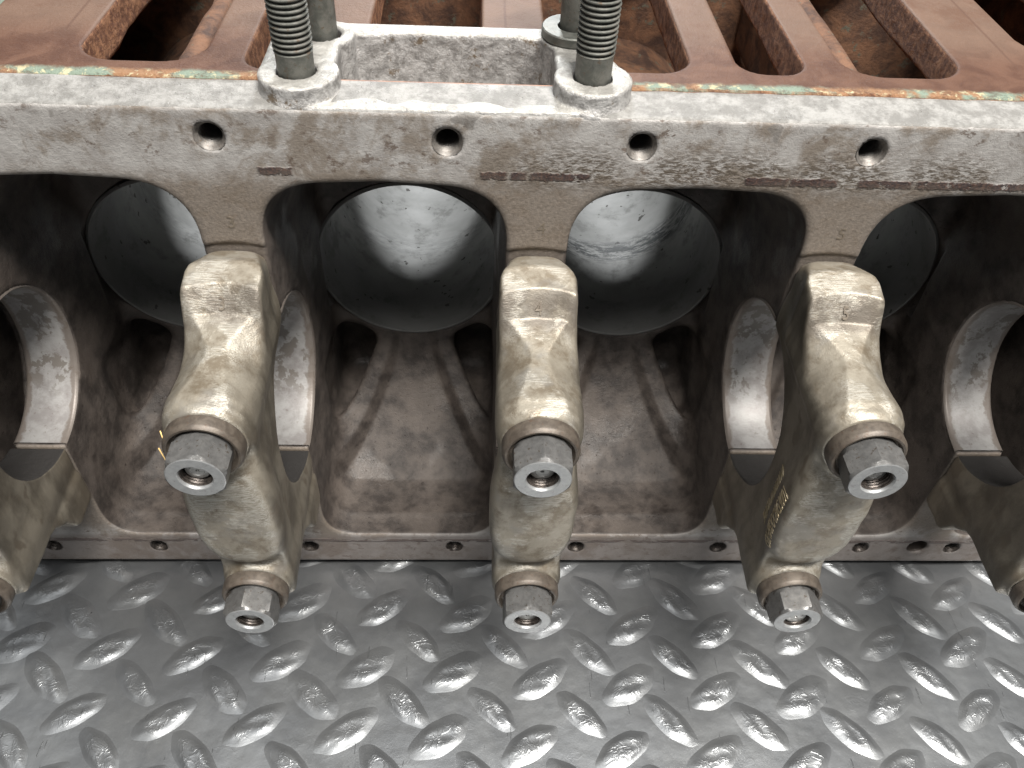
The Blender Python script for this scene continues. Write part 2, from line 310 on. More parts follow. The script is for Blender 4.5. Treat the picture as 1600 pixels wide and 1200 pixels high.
def surface_nets(f, lo, hi, h, iters=2, slab=None):
    ax = [np.arange(lo[i], hi[i] + h * 0.5, h, dtype=np.float32) for i in range(3)]
    D = np.empty(tuple(len(a) for a in ax), dtype=np.float32)
    st = slab or 60
    for i in range(0, len(ax[0]), st):
        X, Y, Z = np.meshgrid(ax[0][i:i + st], ax[1], ax[2], indexing='ij'); D[i:i + st] = f(X, Y, Z)
    neg = D < 0
    nx, ny, nz = D.shape
    cnt = np.zeros((nx - 1, ny - 1, nz - 1), dtype=np.uint8)
    for a in (0, 1):
        for b in (0, 1):
            for c in (0, 1): cnt += neg[a:nx - 1 + a, b:ny - 1 + b, c:nz - 1 + c]
    act = (cnt > 0) & (cnt < 8)
    I, J, K = np.nonzero(act)
    idx = np.full(act.shape, -1, dtype=np.int32); idx[I, J, K] = np.arange(len(I))
    acc = np.zeros((len(I), 3), dtype=np.float64); num = np.zeros(len(I))
    cor = [(a, b, c) for a in (0, 1) for b in (0, 1) for c in (0, 1)]
    dv = {c: D[I + c[0], J + c[1], K + c[2]].astype(np.float64) for c in cor}
    for c in cor:
        for axn in range(3):
            if c[axn] == 0:
                e = list(c); e[axn] = 1; e = tuple(e)
                d0, d1 = dv[c], dv[e]; m = (d0 < 0) != (d1 < 0)
                t = np.where(m, d0 / np.where(m, d0 - d1, 1), 0)
                p = np.zeros((len(I), 3)); p[:] = c; p[:, axn] += t
                acc[m] += p[m]; num[m] += 1
    V = acc / num[:, None] + np.stack([I, J, K], 1)
    V = V * h + np.array([a[0] for a in ax])
    Q = []
    for axn in range(3):
        sl0 = [slice(None)] * 3; sl1 = [slice(None)] * 3; sl0[axn] = slice(0, -1); sl1[axn] = slice(1, None)
        n0 = neg[tuple(sl0)]; n1 = neg[tuple(sl1)]
        o1, o2 = [(1, 2), (2, 0), (0, 1)][axn]
        ch = n0 != n1
        E = np.stack(np.nonzero(ch), 1)
        ok = (E[:, o1] > 0) & (E[:, o2] > 0) & (E[:, o1] < D.shape[o1] - 1) & (E[:, o2] < D.shape[o2] - 1)
        E = E[ok]
        def at(d1, d2):
            q = E.copy(); q[:, o1] -= d1; q[:, o2] -= d2; return idx[q[:, 0], q[:, 1], q[:, 2]]
        quad = np.stack([at(1, 1), at(0, 1), at(0, 0), at(1, 0)], 1)
        flip = ~n0[E[:, 0], E[:, 1], E[:, 2]]
        quad[flip] = quad[flip][:, ::-1]
        Q.append(quad)
    Q = np.concatenate(Q)
    e = h * 0.25
    for _ in range(iters):
        x, y, z = V.T
        d = f(x, y, z); gx = (f(x + e, y, z) - f(x - e, y, z)); gy = (f(x, y + e, z) - f(x, y - e, z)); gz = (f(x, y, z + e) - f(x, y, z - e))
        g = np.stack([gx, gy, gz], 1) / (2 * e); gl = np.maximum((g ** 2).sum(1), 0.2)
        stp = np.clip(d / gl, -h * 0.5, h * 0.5)[:, None] * g
        V = V - stp
    return V, Q

_lat = np.random.default_rng(5).random((32, 32, 32)).astype(np.float32)
def vnoise(x, y, z, s):
    x, y, z = x * s + 100.3, y * s + 100.7, z * s + 100.1
    xi, yi, zi = np.floor(x).astype(int), np.floor(y).astype(int), np.floor(z).astype(int)
    fx, fy, fz = x - xi, y - yi, z - zi
    fx, fy, fz = [q * q * (3 - 2 * q) for q in (fx, fy, fz)]
    r = 0
    for a in (0, 1):
        for b in (0, 1):
            for c in (0, 1):
                wgt = (fx if a else 1 - fx) * (fy if b else 1 - fy) * (fz if c else 1 - fz)
                r = r + wgt * _lat[(xi + a) & 31, (yi + b) & 31, (zi + c) & 31]
    return r * 2 - 1
def smax(a, b, k):
    h = np.maximum(k - np.abs(a - b), 0) / k; return np.maximum(a, b) + h * h * k * 0.25
def smin(a, b, k): return -smax(-a, -b, k)
def box(x, y, z, c, hs, r=0.0):
    qx, qy, qz = np.abs(x - c[0]) - hs[0] + r, np.abs(y - c[1]) - hs[1] + r, np.abs(z - c[2]) - hs[2] + r
    return np.sqrt(np.maximum(qx, 0) ** 2 + np.maximum(qy, 0) ** 2 + np.maximum(qz, 0) ** 2) + np.minimum(np.maximum(qx, np.maximum(qy, qz)), 0) - r
def rect2(x, y, x0, x1, y0, y1, r):
    qx, qy = np.abs(x - (x0 + x1) / 2) - (x1 - x0) / 2 + r, np.abs(y - (y0 + y1) / 2) - (y1 - y0) / 2 + r
    return np.sqrt(np.maximum(qx, 0) ** 2 + np.maximum(qy, 0) ** 2) + np.minimum(np.maximum(qx, qy), 0) - r
def caps_seg(x, y, z, a, b, r):
    a = np.array(a, float); b = np.array(b, float); ba = b - a
    px, py, pz = x - a[0], y - a[1], z - a[2]
    t = np.clip((px * ba[0] + py * ba[1] + pz * ba[2]) / (ba @ ba), 0, 1)
    return np.sqrt((px - t * ba[0]) ** 2 + (py - t * ba[1]) ** 2 + (pz - t * ba[2]) ** 2) - r

def lathe_y(profile, n=48, c=(0, 0, 0), arc=None, xoff=0):
    """profile: list of (r, y); revolved about the Y axis through c."""
    full = arc is None; a0, a1 = (0, 2 * math.pi) if full else arc
    m = n if full else n + 1
    V = []; Fc = []
    for (r, y) in profile:
        for i in range(m):
            a = a0 + (a1 - a0) * i / n; V.append((c[0] + r * math.cos(a), c[1] + y, c[2] + r * math.sin(a)))
    for j in range(len(profile) - 1):
        for i in range(n):
            i2 = (i + 1) % m if full else i + 1
            Fc.append((j * m + i, j * m + i2, (j + 1) * m + i2, (j + 1) * m + i))
    return V, Fc
def lathe_z(profile, n=48, c=(0, 0, 0)):
    V = []; Fc = []
    for (r, z) in profile:
        for i in range(n):
            a = 2 * math.pi * i / n; V.append((c[0] + r * math.cos(a), c[1] + r * math.sin(a), c[2] + z))
    for j in range(len(profile) - 1):
        for i in range(n): Fc.append((j * n + i, (j + 1) * n + i, (j + 1) * n + (i + 1) % n, j * n + (i + 1) % n)[::-1])
    return V, Fc
def lathe_x_arc(profile, a0, a1, n, cx=0):
    """profile of (r, x) revolved about the X axis; angle from +Y towards +Z."""
    V = []; Fc = []
    for (r, x) in profile:
        for i in range(n + 1):
            a = a0 + (a1 - a0) * i / n; V.append((cx + x, r * math.cos(a), r * math.sin(a)))
    for j in range(len(profile) - 1):
        for i in range(n): Fc.append((j * (n + 1) + i, j * (n + 1) + i + 1, (j + 1) * (n + 1) + i + 1, (j + 1) * (n + 1) + i))
    return V, Fc
def bx(x0, x1, y0, y1, z0, z1):
    V = [(x, y, z) for x in (x0, x1) for y in (y0, y1) for z in (z0, z1)]
    return V, [(0, 1, 3, 2), (4, 6, 7, 5), (0, 4, 5, 1), (2, 3, 7, 6), (0, 2, 6, 4), (1, 5, 7, 3)]
def join(parts):
    V = []; Fc = []
    for v, f in parts:
        o = len(V); V += list(v); Fc += [tuple(i + o for i in q) for q in f]
    return V, Fc
def text_mesh(name, s, size, depth, mat, parent, mw, spacing=1.0, shear=0.0, conform=None):
    cu = bpy.data.curves.new(name, 'FONT'); cu.body = s; cu.size = size * S; cu.extrude = depth * S; cu.align_x = 'CENTER'; cu.align_y = 'CENTER'
    cu.space_character = spacing; cu.resolution_u = 3; cu.space_line = 1.25; cu.shear = shear
    t = bpy.data.objects.new(name + '_curve', cu); COL.objects.link(t)
    dg = bpy.context.evaluated_depsgraph_get(); me = bpy.data.meshes.new_from_object(t.evaluated_get(dg))
    bpy.data.objects.remove(t); me.materials.clear(); me.materials.append(mat); me.name = name
    me.transform(mw)
    if conform:                                   # let the characters lie on the curved casting
        f, direc, top, bot, d0 = conform
        v = np.zeros(len(me.vertices) * 3); me.vertices.foreach_get('co', v); v = v.reshape(-1, 3) / S
        hgt = (v - np.array(d0)) @ np.array(direc)
        a = np.full(len(v), top, float); b = np.full(len(v), bot, float); base = v - hgt[:, None] * np.array(direc)
        for _ in range(22):
            m_ = (a + b) / 2; p = base + m_[:, None] * np.array(direc); ins = f(p[:, 0], p[:, 1], p[:, 2]) < 0
            b = np.where(ins, m_, b); a = np.where(ins, a, m_)
        p = base + (a + hgt * 1.0)[:, None] * np.array(direc)
        me.vertices.foreach_set('co', (p * S).ravel()); me.update()
    o = bpy.data.objects.new(name, me); COL.objects.link(o); o.parent = parent
    return o
def frame(o, ex, ey, ez):
    m = Matrix.Identity(4)
    for i in range(3): m[i][0] = ex[i]; m[i][1] = ey[i]; m[i][2] = ez[i]; m[i][3] = o[i] * S
    return m

# ------------------------------------------------------------------ the tread plate the block lies on
PZ = -12.95
plate = bpy.data.objects.new('tread_plate_floor', None); COL.objects.link(plate)
plate['kind'] = 'structure'; plate['label'] = 'grey painted diamond tread plate under the engine block'
nx, ny = 8, 6
gx = np.linspace(-70, 70, nx); gy = np.linspace(-60, 70, ny)
V = [(x, y, PZ) for x in gx for y in gy]
add_mesh('plate_sheet', V, [(i * ny + j, (i + 1) * ny + j, (i + 1) * ny + j + 1, i * ny + j + 1) for i in range(nx - 1) for j in range(ny - 1)], M_['plate'], plate)
def lug_mesh(seed):
    r = np.random.default_rng(seed); na, nr = 40, 12
    L, W = 1.58 * r.uniform(0.95, 1.05), 0.74 * r.uniform(0.9, 1.1); H = 0.092 * r.uniform(0.85, 1.15)
    ph = r.uniform(0, 6, 4); V = [(0, 0, H + 0.010 * math.sin(ph[2]) + 0.010 * math.sin(ph[3]))]; Fc = []
    for j in range(1, nr + 1):
        t = j / nr
        for i in range(na):
            a = 2 * math.pi * i / na; ca, sa = math.cos(a), math.sin(a)
            x = L * ca; y = W * np.sign(sa) * abs(sa) ** 1.12
            wob = 1 + 0.03 * math.sin(3 * a + ph[0]) + 0.02 * math.sin(7 * a + ph[1])
            q = t if t < 0.6 else t
            prof = 1 - (3 * ((t - 0.42) / 0.58) ** 2 - 2 * ((t - 0.42) / 0.58) ** 3) if t > 0.42 else 1.0
            z = H * prof + (0.010 * math.sin(5 * x * t + ph[2]) + 0.010 * math.sin(9 * y * t + 4 * x * t + ph[3])) * prof
            if j == nr: z = -0.01
            V.append((x * t * wob, y * t * wob, z))
    for i in range(na): Fc.append((0, 1 + i, 1 + (i + 1) % na))
    for j in range(nr - 1):
        for i in range(na):
            Fc.append((1 + j * na + i, 1 + (j + 1) * na + i, 1 + (j + 1) * na + (i + 1) % na, 1 + j * na + (i + 1) % na))
    return V, Fc
lugs = []
for sd in range(5):
    v, f = lug_mesh(sd); me = bpy.data.meshes.new('raised_lug'); me.from_pydata([tuple(np.array(q) * S) for q in v], [], f)
    me.polygons.foreach_set('use_smooth', [True] * len(me.polygons)); me.materials.append(M_['plate']); lugs.append(me)
u_, v_ = np.array((3.965, -0.305)), np.array((0.56, 2.95))
nl = 0
for i in range(-9, 9):
    for j in range(-4, 4):
        for b in (0, 1):
            p = np.array((-2.83, -5.56)) + i * u_ + j * v_ + (b * (u_ + v_) / 2) + rng.normal(0, 0.03, 2)
            if not (-27 < p[0] < 27 and -13 < p[1] < 3.5): continue
            o = bpy.data.objects.new('raised_lug', lugs[rng.integers(5)]); COL.objects.link(o); o.parent = plate
            o.location = (p[0] * S, p[1] * S, PZ * S); o.rotation_euler = (0, 0, math.radians((-45 if b else 33) + rng.normal(0, 1.2)))
            s_ = rng.uniform(0.96, 1.04); o.scale = (s_, s_ * (0.9 if b else 1.0), 1.0); nl += 1

# ------------------------------------------------------------------ the engine block
block = bpy.data.objects.new('engine_block', None); COL.objects.link(block); block.location = (0, 0, 0)
block['label'] = 'bare straight-six engine block lying on its side, open crankcase towards the viewer'; block['category'] = 'engine block'

UP = [-17.0, -9.94, -2.92, 2.94, 10.04, 17.1]
LO = [-22.0, -17.03, -9.87, -2.92, 3.03, 10.07, 17.25, 21.9]
def crank_sdf(x, y, z):
    xb = np.abs(np.mod(x, 10.0) - 5.0)
    sx = np.mod(x, 10.0) - 5.0
    # outer envelope
    ztop = 11.60 + 0.13 * np.clip(y, 0, 1.4)
    front = -y
    d = smax(front, z - ztop, 0.10)
    d = smax(d, -12.4 - z, 0.12)
    d = np.maximum(d, y - 10.4)
    d = np.maximum(d, np.abs(x) - 25)
    # hollow of the water jacket above the sloping wall
    jk = np.minimum(1.75 - y, 12) * 1.0
    jk = np.maximum(jk, (9.95 - 0.5 * y - z) * 0.9)
    d = smax(d, -jk, 0.3)
    # crank bay
    yy = np.clip(y, -0.5, 8)
    zt = 9.25 - 0.42 * yy - 0.05 * xb
    nz = 0.09 * vnoise(x, y, z, 0.55) + 0.035 * vnoise(x, y, z, 1.7)
    nz = nz * np.clip(y * 0.8, 0, 1)
    # floor with trapezoid recess between two ribs
    s = np.clip(7.9 - yy, 0, 8)
    zf = -10.12 + 5.4 * (np.clip(yy / 7.9, 0, 1.05)) ** 2.3 - 0.0 * s
    ribc = 1.0 + 0.60 * s
    t = (ribc + 0.05 - xb) / 0.42
    t = np.clip(t, 0, 1); t = t * t * (3 - 2 * t)
    fade = np.clip((yy - 1.2) / 2.0, 0, 1) * 0.75
    zf = zf + 0.25 * np.clip((yy - 1.0) / 2.5, 0, 1) - t * fade
    w = 3.97 - 0.03 * yy + nz * 0.3
    bay = smax(xb - w, z - zt, 2.1)
    bay = smax(bay, (zf + nz * 0.6 - z) * 0.80, 1.5)
    bay = smax(bay, y - 7.9 - nz, 0.8)
    bay = np.maximum(bay, np.abs(x) - 24.3)
    d = smax(d, -bay, 0.16)
    # deep pockets beside the foot of each barrel
    for sg in (1,):
        pk = smax(xb - 3.9, smax(np.abs(z + 5.95) - 2.15, np.abs(y - 6.6) - 3.2, 0.8), 0.9)
        # keep clear of the rib: pocket edge follows the barrel
        pk = smax(pk, 4.85 - np.sqrt(xb ** 2 + z ** 2), 0.4)
        pk = smax(pk, (1.95 + 0.72 * (7.9 - np.clip(y, 3, 7.9)) - xb) * 0.8, 0.4)
        d = smax(d, -pk, 0.7)
    # bores
    br = np.maximum(np.sqrt(sx ** 2 + z ** 2) - 4.28, np.abs(x) - 20)
    d = np.maximum(d, -np.maximum(br, 7.0 - y))
    # main bearing seats
    xw = np.mod(x + 5, 10.0) - 5.0
    sr = np.sqrt(y ** 2 + z ** 2) - 3.74
    d = smax(d, -np.maximum(sr, np.abs(xw) - 3), 0.05)
    # machined scallop above each bearing cap
    sco = np.maximum(np.sqrt((xw * 0.62) ** 2 + (z - 5.45) ** 2) - 1.33, np.abs(y) - 0.08)
    d = smax(d, -sco, 0.10)
    sco = np.maximum(np.abs(z + 5) - 2.2, np.maximum(np.abs(xw) - 1.5, np.abs(y) - 0.05))
    # bolt holes
    for hx in UP:
        r = np.sqrt((x - hx) ** 2 + (z - 10.67) ** 2); d = np.maximum(d, -np.maximum(r - 0.45, y - 3.0))
    for hx in LO:
        r = np.sqrt((x - hx) ** 2 + (z + 11.13) ** 2); d = np.maximum(d, -np.maximum(r - 0.38, y - 3.0))
    r = np.sqrt((x - 20.11) ** 2 + (z + 11.07) ** 2); d = smax(d, -np.maximum(r - 0.50, y - 3.0), 0.06)
    # small nicks along the rail's top edge
    d = d + 0.022 * vnoise(x, y, z, 1.9) * np.clip((z - 11.2) * 3, 0, 1) * np.clip(1.6 - y, 0, 1)
    return d
H_ = 0.105
Vc, Qc = surface_nets(crank_sdf, (-25.3, -0.35, -12.75), (25.3, 10.7, 12.1), H_, 2, 40)
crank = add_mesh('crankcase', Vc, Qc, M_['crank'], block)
block_ms = []

# back half of the block: barrels, liners, deck, closing walls
for i, bxn in enumerate((-25, -15, -5, 5, 15, 25)):
    if abs(bxn) > 20: continue
    v, f = lathe_y([(4.12, 7.82), (4.10, 7.9), (4.10, 13.2), (4.07, 13.5), (4.10, 14.3), (4.08, 16), (4.10, 21.6), (4.16, 21.75), (4.27, 21.75), (4.27, 7.86), (4.16, 7.80), (4.12, 7.82)], 96, (bxn, 0, 0))
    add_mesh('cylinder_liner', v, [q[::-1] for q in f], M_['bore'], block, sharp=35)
    v, f = lathe_y([(4.29, 8.6), (4.85, 8.6), (4.85, 12), (4.78, 16), (4.85, 21.2), (4.29, 21.2)], 64, (bxn, 0, 0))
    add_mesh('cylinder_barrel', v, f, M_['rust'], block, sharp=40)
tiles = []
for c in (-15, -5, 5, 15):
    n = 48; V = []; Fc = []
    for y in (21.2, 22.0):
        for i in range(n):
            a = 2 * math.pi * i / n; ca, sa = math.cos(a), math.sin(a); k = 1 / max(abs(ca) / 5, abs(sa) / 10.4)
            V.append((c + 4.30 * ca, y, 4.30 * sa)); V.append((c + k * ca, y, k * sa))
    for l in (0, 1):
        for i in range(n):
            a = l * 2 * n + 2 * i; b_ = l * 2 * n + 2 * ((i + 1) % n); Fc.append((a, a + 1, b_ + 1, b_))
    for i in range(n):
        a = 2 * i; b_ = 2 * ((i + 1) % n); Fc.append((a, b_, b_ + 2 * n, a + 2 * n))
    tiles.append((V, Fc))
tiles.append(bx(-25, 25, 21.2, 22.0, 10.4, 11.5)); tiles.append(bx(-25, 25, 21.2, 22.0, -12.2, -10.4))
tiles.append(bx(-25, -20, 21.2, 22.0, -10.4, 10.4)); tiles.append(bx(20, 25, 21.2, 22.0, -10.4, 10.4))
v, f = join(tiles); add_mesh('deck_face', v, f, M_['rust'], block, smooth=False)
v, f = join([bx(-25, 25, 10.2, 21.2, -12.4, -11.3), bx(-25, -24.2, 10.2, 21.2, -11.3, 10.4), bx(24.2, 25, 10.2, 21.2, -11.3, 10.4)])
add_mesh('jacket_wall', v, f, M_['rust'], block, smooth=False)
for xr in (-12.35, 11.9):
    def rib_sdf(x, y, z, xr=xr):
        return np.maximum(10.6 - 0.5 * y - z, 0) * 0.8 + box(x, y, z, (xr, 11.5, 7.3), (0.42, 9.5, 2.6), 0.3) + 0.06 * vnoise(x, y, z, 0.8)
    Vr, Qr = surface_nets(rib_sdf, (xr - 0.9, 1.6, 4.2), (xr + 0.9, 21.4, 10.3), 0.22, 1)
    add_mesh('jacket_rib', Vr, Qr, M_['rust'], block)

# water jacket panel with its row of long slots
SL = [(-14.33, -10.5, 2.32, 1.25), (-9.2, -7.15, 2.0, 0.8), (-5.62, -1.93, 5.0, 0.6), (0.2, 4.74, 2.45, 1.15), (6.26, 8.45, 2.55, 0.9), (9.72, 13.68, 2.6, 1.3), (16.6, 20.5, 4.6, 1.2)]
def panel_sdf(x, y, z):
    nz = 0.05 * vnoise(x, y, z, 0.7) + 0.02 * vnoise(x, y, z, 2.6)
    edge = 1.36 + 0.05 * vnoise(x, y * 0, z * 0, 1.3)
    top = np.maximum(z - 11.86, edge - y)
    # raised area ends at the left in a rounded corner; beyond it the surface is lower
    out = rect2(x, y, -18.0, 60, 1.62, 60, 2.3)
    lip = np.clip((out + 0.15) / 0.35, 0, 1); lip = lip * lip * (3 - 2 * lip)
    lip = lip * np.clip((-12.6 - x) / 2.5, 0, 1)
    d = np.maximum(z - (11.86 - 0.62 * lip * np.clip((-16.7 - x) / 1.2, 0.12, 1)), edge - y)
    d = np.maximum(d, 10.55 + 0.10 * vnoise(x, y, z, 0.6) - z)
    d = np.maximum(d, y - 22.0); d = np.maximum(d, np.abs(x) - 25)
    for (x0, x1, y0, r) in SL:
        s = rect2(x, y, x0, x1, y0, 19.5, r) + nz * np.clip((11.7 - z) * 2, 0, 1)
        d = smax(d, -s, 0.10)
    # clearance for the mount pad
    s = rect2(x, y, -8.1, 2.2, 0.2, 4.7, 0.5); d = np.maximum(d, -s)
    return d
Vp, Qp = surface_nets(panel_sdf, (-25.3, 1.1, 10.2), (25.3, 22.3, 12.15), 0.11, 2, 60)
panel = add_mesh('water_jacket_panel', Vp, Qp, M_['panel'], block)

# engine mount pad with pocket and four bosses
def mount_sdf(x, y, z):
    def cyl(cx, cy, r, z0, z1):
        return smax(np.sqrt((x - cx) ** 2 + (y - cy) ** 2) - r, np.maximum(z - z1, z0 - z), 0.08)
    nzz = 0.03 * vnoise(x, y, z, 1.6)
    # front rim (low) and the two bosses at the rail
    fr = smax(rect2(x, y, -7.4, 1.4, 0.06, 1.55, 0.2), np.maximum(z - 11.66, 11.3 - z), 0.12) + nzz
    body = smax(rect2(x, y, -8.55, 2.35, 0.9, 5.15, 0.9), np.maximum(z - 12.08 + 0.0 * y, 8.5 - z), 0.10)
    body = smax(body, -(rect2(x, y, -6.3, 0.3, -2, 1.9, 0.2)), 0.4)
    body = smax(body, (y - (4.95 + 0.0 * x)), 0.1)
    d = smin(fr, body, 0.12)
    # waist the side rims between bosses
    d = smax(d, -(np.sqrt((x - 3.05) ** 2 + (y - 3.05) ** 2) - 0.80), 0.3)
    d = smax(d, -(np.sqrt((x + 9.9) ** 2 + (y - 2.6) ** 2) - 1.15), 0.3)
    pk = rect2(x, y, -6.35, 0.35, 1.52, 4.10, 0.5)
    pk = smin(pk, rect2(x, y, -5.2, -0.6, 1.40, 4.20, 0.4), 0.5)
    pk = np.maximum(pk, 9.4 - z)
    d = smax(d, -pk + 0.02 * vnoise(x, y, z, 3), 0.14)
    for (cx, cy, r, zt) in ((-7.32, 1.27, 1.19, 12.17), (1.42, 1.30, 1.18, 12.20), (-6.98, 4.02, 1.0, 12.10), (1.12, 4.35, 1.15, 12.10)):
        b = cyl(cx, cy, r, 10.0, zt)
        b2 = np.sqrt((x - cx) ** 2 + (y - cy) ** 2) - r - 0.35 * np.clip((11.9 - z) * 1.6, 0, 1) ** 2
        b = np.maximum(b, -10) ; b = np.minimum(b, np.maximum(np.maximum(b2, z - 11.85), 10.0 - z) if cy < 2 else b)
        d = smin(d, b, 0.10)
    for (cx, cy) in ((-7.38, 1.30), (1.40, 1.33), (-6.98, 4.02), (1.05, 4.35)):
        d = np.maximum(d, -(np.sqrt((x - cx) ** 2 + (y - cy) ** 2) - 0.60 + np.maximum(0, 0) ))
    d = np.maximum(d, np.minimum(11.45 - z, 1.58 - y))
    d = np.maximum(d, 0.02 - y)
    return d
Vm, Qm = surface_nets(mount_sdf, (-9.2, -0.3, 9.0), (3.2, 5.6, 12.6), 0.08, 2)
mount = add_mesh('engine_mount_pad', Vm, Qm, M_['mount'], block)
for (cx, cy, r, z0, zth, zt) in ((-7.38, 1.30, 0.545, 10.0, 12.83, 17.3), (1.40, 1.33, 0.55, 10.0, 13.02, 17.0), (-6.98, 4.02, 0.47, 10.0, 14.6, 16.8), (1.05, 4.35, 0.47, 10.0, 14.6, 16.8)):
    prof = [(0.001, z0), (r, z0), (r, zth - 0.12), (r + 0.025, zth - 0.04)]
    z = zth
    while z < zt:
        prof += [(r - 0.055, z), (r - 0.055, z + 0.03), (r + 0.035, z + 0.085), (r + 0.035, z + 0.115)]; z += 0.158
    prof += [(r - 0.1, zt + 0.06), (0.001, zt + 0.06)]
    v, f = lathe_z(prof, 44, (cx, cy, 0)); add_mesh('stud', v, f, M_['stud'], block, sharp=50)
v, f = lathe_z([(0.52, 12.12), (0.99, 12.12), (1.03, 12.16), (1.03, 12.40), (0.99, 12.44), (0.52, 12.44), (0.50, 12.12)], 56, (1.03, 4.33, 0))
add_mesh('flat_washer', v, f, M_['stud'], block, sharp=30)

# main bearing seats machined in the bulkheads
for wx in (-20, -10, 0, 10, 20):
    prof = [(3.72, -1.08), (3.70, -1.05), (3.66, -1.0), (3.65, -0.95), (3.65, 0.95), (3.66, 1.0), (3.70, 1.05), (3.72, 1.08), (3.80, 1.06), (3.80, -1.06), (3.72, -1.08)]
    v, f = lathe_x_arc(prof, -math.pi / 2 + 0.035, math.pi / 2 - 0.02, 60, wx)
    add_mesh('bearing_seat', v, f, M_['saddle'], block, sharp=40)

# tapped holes
def tapped(r0, r1, depth):
    prof = [(r0 + 0.01, -0.004), (r0 - 0.02, 0.02), (r1 + 0.03, 0.10)]; y = 0.16
    while y < depth: prof += [(r1 - 0.02, y), (r1 + 0.035, y + 0.06)]; y += 0.12
    prof += [(r1 * 0.9, depth), (0.001, depth + 0.15)]
    return lathe_y(prof, 40)
def hole_set(xs, z, r0, r1):
    me = None
    for hx in xs:
        if me is None:
            v, f = tapped(r0, r1, 1.9); o = add_mesh('tapped_hole', v, f, M_['thread' if r0 > 0.42 else 'dark'], block, sharp=50); me = o.data
        else:
            o = bpy.data.objects.new('tapped_hole', me); COL.objects.link(o); o.parent = block
        o.location = (hx * S, 0, z * S)
hole_set(UP, 10.67, 0.46, 0.375); hole_set(LO, -11.13, 0.40, 0.31)

# ------------------------------------------------------------------ main bearing caps
def cap_sdf(x, y, z):
    ax = np.abs(x)
    # side profile in the YZ plane
    front = -6.28
    prof_top = np.interp(np.asarray(y + 0.20 * x * x * np.clip((y + 3.6) / 1.5, 0, 1)).ravel(), [-6.3, -4.8, -3.9, -3.1, -2.5, -2.12, -1.92, -1.0, 0.0], [5.40, 5.34, 5.44, 5.66, 5.86, 6.40, 6.66, 6.84, 6.50]).reshape(np.shape(y))
    hwl = np.interp(np.asarray(y).ravel(), [-6.3, -5.4, -4.1, -3.7, -3.0, -2.5, -1.9], [0.85, 0.62, 0.24, 0.26, 0.62, 0.98, 1.3]).reshape(np.shape(y))
    sh = np.maximum(ax - hwl, 0); prof_top = prof_top - 0.85 * np.sqrt(sh * sh + 0.0009) + 0.025
    prof_bot = np.interp(np.asarray(y).ravel(), [-6.3, -2.9, -2.3, -1.8, -1.5, 0.0], [5.25, 5.45, 5.90, 6.75, 7.00, 7.02]).reshape(np.shape(y))
    nzz = 0.030 * vnoise(x + 3, y, z, 0.8) + 0.008 * vnoise(x, y, z + 5, 2.3)
    # central web of the cap
    web = smax((z - prof_top) * 0.6 + 0.10, (-z - prof_bot) * 0.85, 0.3)
    web = smax(web, np.maximum(y + 0.02, -5.9 - y), 0.1)
    web = smax(web, ax - 1.02 - 0.035 * np.clip(-y, 0, 6), 0.25)
    # broad foot at the upper end
    topr = smax((z - prof_top) * 0.6, 4.3 - z, 0.3)
    topr = smax(topr, smax(ax - np.minimum(1.25, 0.66 + 0.40 * np.clip(-y, 0, 9)), np.maximum(y + 0.05, -5.6 - y), 0.3), 0.16)
    # lower foot
    botr = smax((-z - prof_bot) * 0.8, 5.4 + z, 0.9)
    botr = smax(botr, smax(ax - 1.10, np.maximum(y + 0.05, -2.9 - y), 0.4), 0.3)
    # bolt bosses
    b1 = smax(np.sqrt(x ** 2 + (z - 4.22) ** 2) - 1.20 + 0.03 * (y + 6.3) , np.maximum(front - y, y + 0.3), 0.12)
    b2 = smax(np.sqrt(x ** 2 + (z + 4.20) ** 2) - 1.17 + 0.02 * (y + 6.3), np.maximum(-6.25 - y, y + 0.3), 0.12)
    # ridge between foot and upper boss (flat milled land)
    ridge = box(x, y, z, (0.0, -4.2, 4.0), (0.22, 1.9, 0.9), 0.10)
    # crown
    zz = z + 0.15
    cr = ((np.abs(ax / 1.47) ** 2.6 + np.abs(zz / np.where(zz < 0, 2.45, 3.4)) ** 2.6) ** (1 / 2.6) - 1) * 1.35
    cr = smax(cr, -6.55 - y + 0.02 * z * z + 0.05 * x * x, 0.45)
    cr = smax(cr, y + 4.9, 0.9)
    d = smin(web, topr, 0.30)
    d = smin(d, botr, 0.45)
    d = smin(d, b1, 0.55); d = smin(d, b2, 0.45); d = smin(d, ridge, 0.18)
    d = smin(d, cr, 0.40)
    d = d + nzz * np.clip(-y, 0, 1)
    d = np.maximum(d, y + 0.03)
    d = smax(d, 3.66 - np.sqrt(y ** 2 + z ** 2), 0.05)
    # small lead-in chamfer where bore and joint face meet
    d = np.maximum(d, -(np.maximum(np.abs(np.abs(z) - 3.7) - 0.16, -0.16 - y)))
    return d
Vk, Qk = surface_nets(cap_sdf, (-1.7, -6.8, -7.3), (1.7, 0.15, 7.2), 0.07, 3)
nut_af = 0.85        # half across flats
